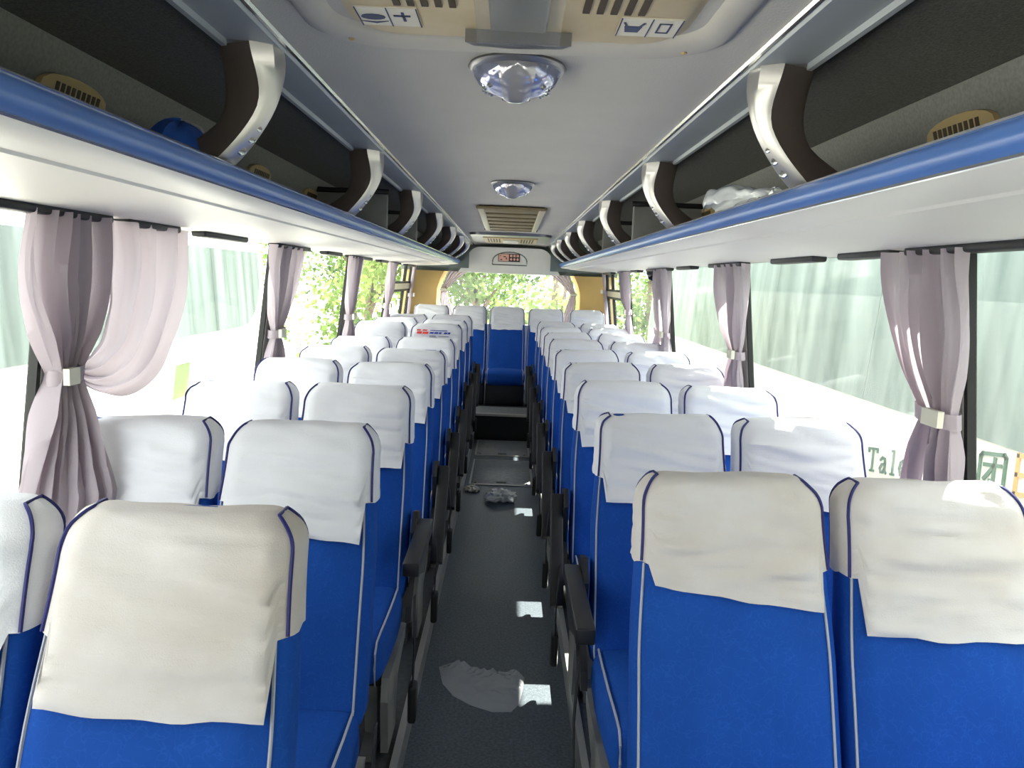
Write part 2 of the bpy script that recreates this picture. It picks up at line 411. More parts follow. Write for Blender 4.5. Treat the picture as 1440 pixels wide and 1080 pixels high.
# ------------------------------------------------------------------ luggage racks
BR = {-1: [1.69, 2.99, 4.31, 5.60, 6.75, 7.78, 8.62], 1: [1.69, 3.0, 4.40, 5.72, 6.80, 7.80, 8.62]}
SIDE = {-1: 'sticker window side', 1: 'lettered bus side'}
def wid_at(w_): return w_*.42
def rack(s):
    root = empty('luggage_rack', (s*.6, 0, 1.75))
    tag(root, 'cream overhead luggage rack with blue front rail, ' + ('above the looped curtain' if s < 0 else 'above the window facing the lettered bus'), 'luggage rack', 'overhead luggage racks')
    off = Vector((-s*.6, 0, -1.75))
    def place(mb, name, m, parent=root, **k):
        mb.v = [tuple(Vector(v)+off) for v in mb.v]
        return mb.build(name, m, parent, **k)
    Y1 = 8.95
    stations = [Y0, 0, 1, 2, 3, 4, 5, 6, 7, 8, 8.5, 8.8, Y1]
    def fx(y): return 0 if y < 8.4 else .04*((y-8.4)/.55)**2       # nose turns in a little at the rear
    under = [(.603, 1.752), (.62, 1.742), (.66, 1.737), (.705, 1.733), (.712, 1.728), (.80, 1.722), (.95, 1.714), (1.08, 1.708), (1.145, 1.706), (1.145, 1.716), (1.0, 1.725), (.72, 1.748), (.62, 1.76)]
    b = MB().loft([[(s*(x-fx(y)*(1.145-x)), y, z) for x, z in under] for y in stations], True, True)
    place(b, 'underside_panel', 'cream', angle=25)
    rail = [(.606, 1.750), (.597, 1.757), (.590, 1.770), (.588, 1.782), (.592, 1.793), (.600, 1.798), (.618, 1.798), (.624, 1.790), (.622, 1.765), (.615, 1.752)]
    b = MB().loft([[(s*(x-fx(y)*.5), y, z) for x, z in rail] for y in stations], True, True)
    rl = place(b, 'front_rail', 'rail_blue', angle=50)
    for x, z, r in ((.6025, 1.7515, .0035), (.596, 1.798, .003)):
        place(MB().tube([(s*(x-fx(y)*.5), y, z) for y in stations], r, 5), 'rail_trim', 'chrome_trim', rl)
    place(MB().loft([[(s*x, y, z) for x, z in ((.62, 1.762), (1.08, 1.755), (1.08, 1.745), (.62, 1.752))] for y in (Y0, Y1)], True, True), 'rack_floor', 'bin_fabric', smooth=False)
    place(MB().loft([[(s*1.085, y, 1.755), (s*1.055, y, 1.90), (s*1.0, y, 2.062), (s*1.02, y, 2.07), (s*1.09, y, 1.90), (s*1.11, y, 1.755)] for y in (Y0, Y1)], True, True), 'back_panel', 'bin_wall', smooth=False)
    def cz(y): return ceil_z(y)-2.05
    place(MB().loft([[(s*.605, y, 2.058+cz(y)), (s*.8, y, 2.075+cz(y)), (s*1.01, y, 2.064), (s*1.01, y, 2.075), (s*.8, y, 2.09+cz(y)), (s*.605, y, 2.07+cz(y))] for y in (Y0, 5, Y1)], True, True), 'top_lining', 'bin_fabric')
    so = place(MB().loft([[(s*(ceil_x(y)+.004), y, 2.050+cz(y)), (s*(ceil_x(y)+.012), y, 2.036+cz(y)), (s*(ceil_x(y)+.06), y, 2.040+cz(y)), (s*(ceil_x(y)+.118), y, 2.046+cz(y)), (s*(ceil_x(y)+.122), y, 2.036+cz(y)), (s*(ceil_x(y)+.134), y, 2.036+cz(y)), (s*(ceil_x(y)+.134), y, 2.07+cz(y)), (s*(ceil_x(y)+.004), y, 2.07+cz(y))] for y in (Y0, 2, 5, 7, 9.1)], True, True), 'soffit_panel', 'soffit', smooth=False)
    place(MB().box(min(s*.47, s*1.12), max(s*.47, s*1.12), Y1, Y1+.02, 1.70, 2.07), 'end_panel', 'arch_green', smooth=False)
    # curved brackets between rail and soffit
    for y in BR[s]:
        zt = 2.040+cz(y); x0 = ceil_x(y)-.479
        # front curve: from aisle edge at the top, bowing outward, in again to the rail
        prof = []
        for i in range(15):
            t = i/14
            z = lerp(zt, 1.797, t)
            xf = .487 + x0*(1-t) + .118*sm(t*1.05)*1.0 - .012*math.sin(PI*t)  # aisle-facing edge
            xf = lerp(.49+x0, .600, t**2.0) - .010*math.sin(PI*t)
            wid = lerp(.055, .027, sm(t/.5)) if t < .5 else lerp(.027, .036, sm((t-.5)/.5))
            dep = lerp(.125, .095, sm(t*1.6)) + .05*sm((t-.6)/.4)
            prof.append((z, xf, wid, dep))
        fr_, sd_ = [], []
        for i_, (z, xf, wid, dep) in enumerate(prof):
            t_ = i_/14
            fd = lerp(.055, .030, sm(t_/.55))
            fr_.append([(s*(xf+fd), y-wid, z), (s*(xf+.010), y-wid*.8, z), (s*xf, y, z), (s*(xf+.010), y+wid*.8, z), (s*(xf+fd), y+wid, z)])
            sd_.append([(s*(xf+fd-.002), y-wid*.97, z), (s*(xf+fd-.002), y+wid*.97, z), (s*(xf+dep), y+wid*.35, z), (s*(xf+dep+.01), y, z), (s*(xf+dep), y-wid*.35, z)])
        bk = place(MB().loft(sd_, True, True), 'bracket', 'bracket_side', angle=50)
        place(MB().loft(fr_, True, True), 'bracket_face', 'silver', bk, angle=60)
        for q, rr in ((.68, .0065), (.77, .0095), (.87, .011)):
            i = q*14; i0 = int(i); f = i-i0
            z, xf = (lerp(prof[i0][k], prof[i0+1][k], f) for k in (0, 1))
            wd_ = lerp(prof[i0][2], prof[i0+1][2], f)
            n_ = Vector((-s*.62, -.78, 0)); c_ = Vector((s*(xf+.0052), y-wid_at(wd_), z)); u_ = Vector((0, 0, 1)); v_ = n_.cross(u_)
            place(MB().loft([[tuple(c_+n_*hh+(u_*math.sin(2*PI*k/10)+v_*math.cos(2*PI*k/10))*rr*q_) for k in range(10)] for hh, q_ in ((-.001, 1), (.0022, .8), (.003, .4))], True, True), 'stud', 'dimple', bk)
        # upper gusset above the crease
        place(MB().loft([[(s*(.487+x0), y-.056, zt+.001), (s*(.487+x0), y+.056, zt+.001), (s*(.60+x0), y+.03, zt+.001), (s*(.60+x0), y-.03, zt+.001)],
                         [(s*(.485+x0), y-.075, zt+.012), (s*(.485+x0), y+.075, zt+.012), (s*(.61+x0), y+.045, zt+.012), (s*(.61+x0), y-.045, zt+.012)]], True, True), 'bracket_cap', 'silver', so, smooth=False)
    # oval air vents on the back panel
    for y in ([1.86, 3.2, 4.0, 5.3] if s < 0 else [1.83, 4.1, 5.4]):
        hw = .14
        oval = [((hw if True else 0)*math.cos(R(a))*1.0, .045*math.copysign(abs(math.sin(R(a)))**.7, math.sin(R(a)))) for a in range(0, 360, 18)]
        zc = 1.955
        def onb(u, v, d): return (s*(1.042-.30*v-d), y+u, zc+v)
        v_ = place(MB().loft([[onb(u, v, .0) for u, v in oval], [onb(u*.97, v*.95, .018) for u, v in oval], [onb(u*.9, v*.85, .02) for u, v in oval]], True, True), 'air_vent', 'vent_beige', angle=50)
        for k in range(9):
            u = -.085+.021*k
            place(MB().loft([[onb(u, -.024, dd), onb(u+.013, -.024, dd), onb(u+.013, .022, dd), onb(u, .022, dd)] for dd in (.019, .0215)], True, True), 'vent_slot', 'hatch_slot', v_, smooth=False)
    # dark curtain track pieces under the rack at the window head
    for y0, y1 in ((.6, 1.55), (1.62, 2.12), (2.2, 2.55), (2.75, 3.2), (3.62, 4.2), (4.6, 5.0), (5.3, 6.1), (6.5, 6.9), (7.2, 7.7), (8.2, 8.9)):
        place(MB().rbox(min(s*1.07, s*1.125), max(s*1.07, s*1.125), y0, y1, 1.688, 1.712, .009, 2), 'curtain_track', 'black_plastic')
    return root
racks = {s: rack(s) for s in (-1, 1)}

# ------------------------------------------------------------------ ceiling fittings
def ceiling_lamp(y, label):
    t = empty('ceiling_lamp', (0, y, ceil_z(y)+.011))
    tag(t, label, 'lamp', 'dome lamps on the ceiling')
    MB().lathe([(.108, 0), (.112, -.006), (.106, -.014), (.098, -.016)], (0, 0, 0), 36).build('bezel', 'lamp_bezel', t)
    prof = [(.100*math.cos(R(a)), -.012-.06*math.sin(R(a))) for a in (0, 15, 30, 45, 60, 75, 88)]
    MB().lathe(prof, (0, 0, 0), 36).build('lens', 'lamp_plastic', t)
    # waisted raised centre band
    b = MB(); rings = []
    for i in range(15):
        v = -1+2*i/14; yy = .101*math.sin(v*PI/2); hw = .030+.026*v*v
        base = lambda x, yy: -.0155-.06*math.sqrt(max(0, 1-(x*x+yy*yy)/.0101))
        hw = min(hw, math.sqrt(max(1e-6, .0102-yy*yy)))
        rings.append([(lerp(-hw, hw, j/8), yy, base(lerp(-hw, hw, j/8), yy)-.004*(1-(j/4-1)**4)) for j in range(9)])
    b.loft(rings, closed=False); b.build('lens_band', 'lamp_band', t)
    for sx in (-1, 1):
        for k in range(4):
            a = R(-35+24*k); x = sx*.072*math.cos(a); yy = .072*math.sin(a)
            zz = -.012-.06*math.sqrt(max(0, 1-(x*x+yy*yy)/.0101))
            MB().lathe([(.008, .002), (.007, -.003), (.003, -.005)], (x, yy, zz), 8).build('lens_bead', 'chrome_trim', t)
    return t
ceiling_lamp(1.82, 'large domed ceiling lamp with clear waisted lens beside the roof hatch')
ceiling_lamp(3.92, 'domed ceiling lamp with clear lens beside the brown ceiling grille')

hatch = empty('roof_hatch', (0, 1.2, 2.05))
tag(hatch, 'beige roof hatch with clear handle, slots and pictogram stickers on the ceiling', 'roof hatch')
def ring_frame(o_, i_, z0, z1, zi):
    n = len(o_)
    return MB().loft([[(x, y, z0) for x, y in o_], [(x*.995, y*.995, lerp(z0, z1, .7)) for x, y in o_], [(x*.96, y*.96, z1) for x, y in o_], [(x*1.04, y*1.04, z1) for x, y in i_], [(x, y, lerp(z1, zi, .4)) for x, y in i_], [(x*.98, y*.98, zi) for x, y in i_]])
ring_frame(rrect(-.405, .405, -.5, .475, .15, 8), rrect(-.345, .345, -.42, .385, .12, 8), .012, -.008, .012).build('hatch_frame', 'ceiling_frame', hatch, angle=60)
ld = MB().loft([[(x, y, .01) for x, y in rrect(-.34, .34, -.43, .41, .11, 8)], [(x, y, .006) for x, y in rrect(-.31, .31, -.40, .385, .09, 8)], [(x, y, -.006) for x, y in rrect(-.295, .295, -.385, .365, .08, 8)]], True, True).build('lid', 'hatch_lid', hatch, angle=40)
for sx in (-1, 1):
    for k in range(5):
        x = sx*(.115+.024*k)
        MB().box(x-.006, x+.006, .10, .20, -.009, -.004).build('lid_slot', 'hatch_slot', ld, smooth=False)
MB().loft([[(x, lerp(.34, -.3, t), -.006-.035*math.sin(PI*min(1, t*6))*(1 if t < .1 else 1)-.02*(t > .08)) for x in (-.075, -.06, -.02, .02, .06, .075)] for t in (0, .03, .08, .2, .5, 1)], closed=False).build('handle_shield', 'clear_lens', ld)
MB().rbox(-.052, .052, -.3, .29, -.018, -.006, .006, 2).build('handle_recess', 'handle_dark', ld)
MB().prism([(-.10, .315), (.10, .315), (.085, .338), (0, .348), (-.085, .338)], 'z', -.03, -.006).build('handle_lip', 'lamp_bezel', ld, smooth=False)
for sx, mk in ((-1, 'eye'), (1, 'window')):
    st = MB().box(sx*.235-.055, sx*.235+.055, .215, .31, -.0085, -.006).build('sticker', 'sticker_white', ld, smooth=False)
    def mark(poly): MB().prism(poly, 'z', -.0098, -.0084).build('sticker_mark', 'print_navy', st, smooth=False)
    for dx in (-.055, .0, .053): mark([(sx*.235+dx, .215), (sx*.235+dx+.002, .215), (sx*.235+dx+.002, .31), (sx*.235+dx, .31)])
    if mk == 'eye':
        mark([(-.263+.022*math.cos(R(a)), .262+.014*math.sin(R(a))) for a in range(0, 360, 30)])
        mark([(-.290, .285), (-.262, .295), (-.238, .283), (-.262, .289)])
        mark([(-.225, .25), (-.195, .25), (-.195, .256), (-.225, .256)]); mark([(-.21, .235), (-.205, .235), (-.205, .28), (-.21, .28)])
    else:
        mark([(.19, .255), (.222, .255), (.218, .285), (.194, .285)]); mark([(.186, .236), (.19, .236), (.196, .255), (.192, .255)]); mark([(.222, .236), (.226, .236), (.22, .255), (.216, .255)])
        for a in ((.25, .253, .235, .285), (.27, .273, .235, .285), (.25, .273, .235, .238), (.25, .273, .282, .285)): mark([(a[0], a[2]), (a[1], a[2]), (a[1], a[3]), (a[0], a[3])])
for sx in (-.33, .33):
    MB().lathe([(.006, 0), (.006, -.004), (.003, -.006)], (sx, .40, -.006), 10).build('screw', 'vent_beige', hatch)

gr = empty('ceiling_grille', (0, 5.1, 2.045))
tag(gr, 'long brown slatted air return grille in a pale frame on the ceiling', 'grille')
tilt = math.atan2(-.065, 4.3); gr.rotation_euler = (tilt, 0, 0)
GL = 1.75
MB().box(-.215, .215, 0, GL, .0, .012).build('grille_back', 'hatch_slot', gr, smooth=False)
for x0, x1 in ((-.222, -.18), (.18, .222)):
    MB().rbox(x0, x1, 0, GL, -.014, .006, .005, 2).build('grille_side', 'grille_light', gr)
for y0, y1 in ((-.02, .02), (GL-.02, GL+.02)):
    MB().rbox(-.232, .232, y0, y1, -.012, .006, .005, 2).build('grille_end', 'grille_brown', gr)
slat = MB().rbox(-.18, .18, 0, .195, -.010, -.002, .003, 1).mesh('slat')
slat.materials.append(M['grille_brown'])
for k in range(6):
    o = put('slat', slat, gr); o.location = (0, .045+.288*k, 0)

ru = empty('rear_vent_unit', (0, 7.35, ceil_z(7.35)+.004)); ru.rotation_euler = (tilt, 0, 0)
tag(ru, 'beige slotted vent unit at the rear end of the ceiling', 'vent unit')
MB().loft([[(x, y, .006) for x, y in rrect(-.40, .40, 0, 1.2, .12, 6)], [(x*.97, y*.98+.01, -.022) for x, y in rrect(-.40, .40, 0, 1.2, .12, 6)], [(x*.88, y*.9+.06, -.024) for x, y in rrect(-.40, .40, 0, 1.2, .12, 6)]], True, True).build('housing', 'lamp_bezel', ru, angle=50)
ub = MB().rbox(-.27, .27, .25, 1.0, -.034, -.02, .008, 2).build('cover_plate', 'vent_beige', ru)
for sx in (-1, 1):
    for k in range(5):
        x = sx*(.11+.028*k); MB().box(x-.007, x+.007, .35, .85, -.0365, -.033).build('slot', 'hatch_slot', ub, smooth=False)
MB().rbox(-.08, .08, .4, .8, -.05, -.03, .01, 2).build('centre_cap', 'sticker_white', ub)

# ------------------------------------------------------------------ seats
ZB, ZT = .35, 1.08            # local heights of the back
RZ = .060
def sec(z):
    """width, thickness, centre-y of the back at local height z"""
    t = (z-ZB)/(ZT-ZB)
    wd = lerp(.438, .434, sm(t/.5)) if t < .5 else lerp(.434, .402, sm((t-.5)/.42))
    th = lerp(.13, .105, t)
    yc = -.255*(1-t)**1.08 - .012*math.sin(t*PI)
    zz = (z-(ZT-RZ))/RZ
    if zz > 0:
        zz = min(1, zz); c = math.sqrt(1-zz*zz)
        wd -= 2*.062*(1-c); th -= 2*.042*(1-c)
    zl = (ZB+.04-z)/.04
    if zl > 0:
        c = math.sqrt(max(0, 1-min(1, zl)**2)); wd -= .05*(1-c); th -= .06*(1-c)
    return wd, th, yc
NF, NC, NS = 18, 4, 3
def ring(wd, th, rc, z):
    """rounded rectangle in xy, starts at front-left, ordered front -> right side -> back -> left side"""
    rc = min(rc, th*.48, wd*.4); x, y = wd/2, th/2; p = []
    for i in range(NF): p.append((lerp(-(x-rc), x-rc, i/NF), -y, 'f'))
    for i in range(NC): a = R(-90+90*i/NC); p.append((x-rc+rc*math.cos(a), -(y-rc)+rc*math.sin(a), 'cfr'))
    for i in range(NS): p.append((x, lerp(-(y-rc), y-rc, i/NS), 's'))
    for i in range(NC): a = R(90*i/NC); p.append((x-rc+rc*math.cos(a), y-rc+rc*math.sin(a), 'cbr'))
    for i in range(NF): p.append((lerp(x-rc, -(x-rc), i/NF), y, 'b'))
    for i in range(NC): a = R(90+90*i/NC); p.append((-(x-rc)+rc*math.cos(a), y-rc+rc*math.sin(a), 'cbl'))
    for i in range(NS): p.append((-x, lerp(y-rc, -(y-rc), i/NS), 's'))
    for i in range(NC): a = R(180+90*i/NC); p.append((-(x-rc)+rc*math.cos(a), -(y-rc)+rc*math.sin(a), 'cfl'))
    return p
NR = 2*NF+4*NC+2*NS
def back_mesh(seed):
    zs = [ZB+.04*(1-math.cos(R(a))) for a in (0, 30, 60)] + [lerp(ZB+.04, ZT-RZ, i/22) for i in range(23)] + [ZT-RZ+RZ*math.sin(R(a)) for a in (20, 40, 60, 75, 90)]
    rings = []
    for z in zs:
        wd, th, yc = sec(z); r = []
        t = (z-ZB)/(ZT-ZB)
        for x, y, k in ring(wd, th, .04, z):
            yy = yc+y
            if k == 'f':
                u = 2*x/wd
                yy -= .016*(1-u*u)*math.sin(PI*min(1, t*1.1))
                yy += .008*noise.noise((x*5+seed, z*3.0, seed*1.7)) + .004*noise.noise((x*22+seed*3, z*3, seed))
                yy -= .006*math.sin(z*34+noise.noise((x*6, seed, 0))*3)*max(0, 1-t*3.5)
            elif k == 's': x += .004*noise.noise((seed, y*8, z*7))
            r.append((x, yy, z))
        rings.append(r)
    me = MB().loft(rings, True, True).mesh('backrest', angle=60); me.materials.append(M['blue_fabric']); return me
def cover_geo(seed, drop=.255, tilt=0., side=.185, sag=0.):
    cols = []
    NL = 40
    wd, th, yc = sec(ZT-.15)
    base = ring(wd, th, .04, 0)
    tops = []
    for j, (bx, by, k) in enumerate(base):
        u = 2*bx/wd
        if k == 'f' or (k == 'cfr' and j == NF) : zb = ZT-drop-tilt*u-sag*(1-u*u)+.006*noise.noise((u*3+seed, seed, 0))
        elif k == 'b' or k == 'cbl' and False: zb = ZT-drop*.9
        else: zb = ZT-side-.012*noise.noise((j*.4, seed, 2))
        col = []
        for i in range(NL+1):
            q = i/NL
            if q < .72: z = lerp(zb, ZT-RZ, q/.72)
            else: z = ZT-RZ+RZ*math.sin((q-.72)/.28*PI/2)
            w2, t2, y2 = sec(z); x, y, kk = ring(w2+.011, t2+.011, .04, z)[j]
            fl = max(0, (ZT-.17-z)/.1)
            zz = z+.0055*max(0, (z-(ZT-RZ))/RZ)
            wr_ = .024*noise.noise((x*2.6+seed*5, y*4, z*20+x*3*math.sin(seed)+seed)) + .010*noise.noise((x*6+seed, y*9, z*42+x*8))
            edge = 1-abs(2*x/w2)**6*.7
            if k == 'f' or (k == 'cfr' and j == NF):
                y -= .004+.004*min(1, fl)+abs(wr_)*edge+.014*(1-(2*x/w2)**2)*math.sin(PI*min(1, max(0, (z-ZB)/(ZT-ZB))*1.1))
                x *= 1+.02*min(1, fl)
            elif k == 's': x += math.copysign(abs(wr_)*.2, x)
            if z > ZT-RZ: zz += wr_*.5
            col.append((x, y2+y, zz))
        cols.append(col)
    rings = [[cols[j][i] for j in range(NR)] for i in range(NL+1)]
    return rings, cols
PIPE_COLS = []
def cover_meshes(seed, **k):
    rings, cols = cover_geo(seed, **k)
    me = MB().loft(rings, False, True).mesh('head_cover', angle=70); me.materials.append(M['cover'])
    pipes = []
    for a, b in ((NF+2, NF+NC+NS+2), (2*NF+3*NC+2*NS+2, 2*NF+2*NC+NS+2)):     # front and back edge of each gusset
        fa = [Vector(p) for p in cols[a]]; ba = [Vector(p) for p in cols[b]]
        n = len(fa)
        out = lambda p: p+Vector((math.copysign(.0015, p.x), 0, .0015))
        pth = [out(p) for p in fa[:n-3]] + [out(p) for p in reversed(ba[:n-3])]
        pm = MB().tube(pth, .0036, 5).mesh('piping'); pm.materials.append(M['piping_navy']); pipes.append(pm)
    return me, pipes
BACKS = [back_mesh(i*3.1+1) for i in range(5)]
def seat_piping():
    ms = []
    for j in (NF+1, 2*NF+4*NC+2*NS-2):
        pts = []
        for i in range(19):
            z = lerp(ZB+.02, ZT-.17, i/18); wd, th, yc = sec(z); x, y, _ = ring(wd, th, .04, z)[j]
            pts.append((x*1.004, yc+y-.002, z))
        m = MB().tube(pts, .0032, 5).mesh('piping'); m.materials.append(M['piping_grey']); ms.append(m)
    return ms
PIPES = seat_piping()
def mk(mb, name, m, **k):
    me = mb.mesh(name, **k); me.materials.append(M[m]); return me
cu = MB().rbox(-.213, .213, -.765, -.27, .265, .415, .05, 4, puff=.018, k=5)
cu.v = [(x, y, z+.02*max(0, (-.45-y)/.3)+.005*noise.noise((x*9, y*9, z*9))) for x, y, z in cu.v]
CUSH = mk(cu, 'cushion', 'blue_fabric', angle=70)
CPIPE = []
for s in (-1, 1):
    pts = [(s*.196, -.30, .412), (s*.198, -.42, .416), (s*.199, -.55, .423), (s*.198, -.68, .429), (s*.196, -.735, .424), (s*.196, -.765, .400), (s*.197, -.778, .36), (s*.196, -.765, .30)]
    CPIPE.append(mk(MB().tube(pts, .0034, 5), 'piping', 'piping_grey'))
BASE = mk(MB().rbox(-.20, .20, -.64, -.42, .225, .27, .012, 2), 'seat_base', 'black_plastic')
LEG = mk(MB().prism([(-.68, 0), (-.44, 0), (-.43, .03), (-.50, .05), (-.45, .23), (-.62, .23), (-.60, .05), (-.69, .03)], 'x', -.02, .02), 'leg', 'grey_metal', smooth=False)
SHROUD = mk(MB().prism([(-.66, .04), (-.50, .04), (-.47, .20), (-.30, .25), (-.27, .29), (-.66, .29), (-.68, .22)], 'x', -.012, .012), 'side_plate', 'grey_metal', smooth=False)
HINGE = mk(MB().prism([(-.36, .31), (-.22, .30), (-.10, .45), (-.12, .64), (-.20, .66), (-.26, .60), (-.24, .45), (-.34, .36)], 'x', -.010, .010), 'hinge_plate', 'black_plastic', smooth=False)
# armrest built about its pivot (0,0,0), reaching -y
am = MB().rbox(-.026, .026, -.43, .03, -.020, .024, .006, 2)
am.prism([(.02, -.02), (.02, -.10), (-.10, -.13), (-.25, -.08), (-.40, -.02)], 'x', -.012, .012)
ARM = mk(am, 'armrest', 'black_plastic', angle=35)
STRAPS = []
for k in range(3):
    rr = random.Random(40+k); L, Rr = [], []
    pts = [Vector((0, -.34, .40)), Vector((-.012, -.44, .37)), Vector((-.022, -.50, .30)), Vector((-.02, -.52+.02*k, .22)), Vector((-.018, -.52+.03*k, .15))]
    for p in pts:
        L.append(p+Vector((0, -.021, .004))); Rr.append(p+Vector((0, .021, -.004)))
    b = MB(); b.loft([[a, c, c+Vector((-.003, 0, 0)), a+Vector((-.003, 0, 0))] for a, c in zip(L, Rr)], True, True)
    st = mk(b, 'belt', 'strap'); bu = MB().rbox(-.034, -.006, -.55+.03*k, -.49+.03*k, .03, .16, .01, 2)
    STRAPS.append((st, mk(bu, 'buckle', 'black_plastic')))
BENCH = mk(MB().rbox(-.215, .215, -.74, -.2, .072, .285, .01, 2), 'bench_base', 'riser')

COVERS = {}
def cover(key, **k):
    if key not in COVERS: COVERS[key] = cover_meshes(key*1.37+.3, **k)
    return COVERS[key]
def seat(x, y, z, label, group, cov, aisle=0, arm=None, rear=False, seed=0, worn=False):
    t = empty('coach_seat', (x, y, z)); tag(t, label, 'seat', group)
    put('backrest', BACKS[seed % 5], t)
    me, pipes = cov
    hc = put('head_cover', me, t)
    if worn:
        hc.material_slots[0].link = 'OBJECT'; hc.material_slots[0].material = M['cover_worn']
    for p in pipes: put('piping', p, hc)
    for p in PIPES: put('piping', p, bpy.data.objects[t.children[0].name])
    c = put('cushion', CUSH, t)
    for p in CPIPE: put('piping', p, c)
    if rear:
        put('bench_base', BENCH, t); t.scale = (.96, 1, 1); return t
    put('seat_base', BASE, t)
    for s in (-1, 1):
        o = put('leg', LEG, t); o.location = (s*.16, 0, 0)
    if aisle:
        o = put('side_plate', SHROUD, t); o.location = (aisle*.212, 0, -.02)
        if arm is not None:
            o = put('hinge_plate', HINGE, t); o.location = (aisle*.240, 0, 0)
            o = put('armrest', ARM, t); o.location = (aisle*.276, -.19, .60); o.rotation_euler = (R(arm), 0, 0)
        st, bu = STRAPS[seed % 3]
        o = put('belt', st, t); o.location = (aisle*.258, .0, 0); o.scale = (-aisle, 1, 1)
        b = put('buckle', bu, o)
    return t
ORD = ['first', 'second', 'third', 'fourth', 'fifth', 'sixth', 'seventh', 'eighth', 'ninth']
LY = [1.32+.784*k for k in range(9)]
RY = [1.69+.79*k for k in range(9)]
LZ = [.08]*6+[.135, .13, .13]
cov_generic = [dict(drop=.25, tilt=.004), dict(drop=.245, tilt=-.006), dict(drop=.255, tilt=.0), dict(drop=.25, tilt=.008), dict(drop=.24, tilt=-.003), dict(drop=.26, tilt=.005)]
special = {('L', 0, 'a'): (20, dict(drop=.288, tilt=.008)), ('R', 0, 'a'): (21, dict(drop=.225, tilt=.024, side=.17)), ('R', 0, 'w'): (22, dict(drop=.285, tilt=.0)),
           ('L', 1, 'a'): (23, dict(drop=.262, tilt=.016)), ('R', 1, 'a'): (24, dict(drop=.25, tilt=.004)), ('L', 2, 'a'): (25, dict(drop=.27, tilt=.0))}
SEATS = {}
for side, s, Ys, xs in (('L', -1, LY, (-.545, -.985)), ('R', 1, RY, (.508, .957))):
    for k, y in enumerate(Ys):
        for role, x in zip('aw', xs):
            key = (side, k, role)
            if key in special: cv = cover(special[key][0], **special[key][1])
            else:
                q = (k*2+(role == 'w')+(3 if s > 0 else 0)) % 6; cv = cover(q, **cov_generic[q])
            z = LZ[k] if s < 0 else .08
            where = 'sticker window side' if s < 0 else 'lettered bus side'
            lab = 'blue %s seat in white head cover, %s row from the roof hatch, %s' % ('aisle' if role == 'a' else 'window', ORD[k], where)
            if key == ('L', 7-1, 'a'): lab = 'blue aisle seat whose white head cover carries a red and blue printed advert'
            if key == ('L', 0, 'a'): lab = 'blue aisle seat with yellowed wide head cover, frontmost row, sticker window side'
            arm = 0
            if k == 0 or (s < 0 and k == 1): arm = None
            elif not ((s > 0 and k == 1) or (s < 0 and k == 2)): arm = 48+(k*7) % 9
            SEATS[key] = seat(x, y, z, lab, 'coach seats', cv, aisle=(-s if role == 'a' else 0), arm=arm, seed=k*2+(role == 'w')+(s > 0), worn=(k == 0 and role == 'a' and s < 0) or (k == 0 and s > 0))
RX = [-.862, -.432, -.003, .436, .90]
RL = ['rear bench seat with white head cover against the sticker side tan corner panel', 'rear bench seat with white head cover, between aisle end and sticker side corner seat',
      'middle rear bench seat facing straight down the aisle above the steps', 'rear bench seat with white head cover, between aisle end and lettered side corner seat',
      'rear bench seat with white head cover against the lettered side tan corner panel']
for i, x in enumerate(RX):
    q = (i+2) % 6; seat(x, 8.80, .19, 'blue '+RL[i], 'coach seats', cover(q, **cov_generic[q]), rear=True, seed=i)
# printed advert on one head cover (lettering laid on the cloth)
adv = SEATS[('L', 6, 'a')]
hc = [c for c in adv.children if c.name.startswith('head_cover')][0]
def cloth_patch(x0, x1, z0, z1, m, nm, skew=0.):
    z0 += .036; z1 += .036
    g = MB(); n = 4; rows = []
    for z in (z0, z1):
        wd, th, yc = sec(z)
        rows.append([(lerp(x0, x1, i/n)+skew*(z-z0), yc-th/2-.0055-.024-.016*(1-(2*lerp(x0, x1, i/n)/wd)**2), z) for i in range(n+1)])
    g.loft(rows, closed=False); g.build(nm, m, hc, smooth=False)
for a, b in ((-.150, -.112), (-.106, -.062)):
    cloth_patch(a, b, .975, .992, 'print_red', 'printed_word', .3); cloth_patch(a, b-.008, .998, 1.008, 'print_red', 'printed_word', .3)
for a, b in ((-.050, -.02), (-.015, .015), (.02, .04), (.06, .085), (.088, .108)):
    cloth_patch(a, b, .978, .992, 'print_blue', 'printed_word', .3)
cloth_patch(-.045, .085, 1.0, 1.006, 'print_blue', 'printed_line', .3)
for z, b in ((.958, .0), (.946, .01), (.934, -.005)): cloth_patch(-.05, b, z, z+.005, 'print_navy', 'printed_line')
for z, a, b in ((.958, .02, .1), (.944, .03, .09)): cloth_patch(a, b, z, z+.0035, 'print_navy', 'printed_line')

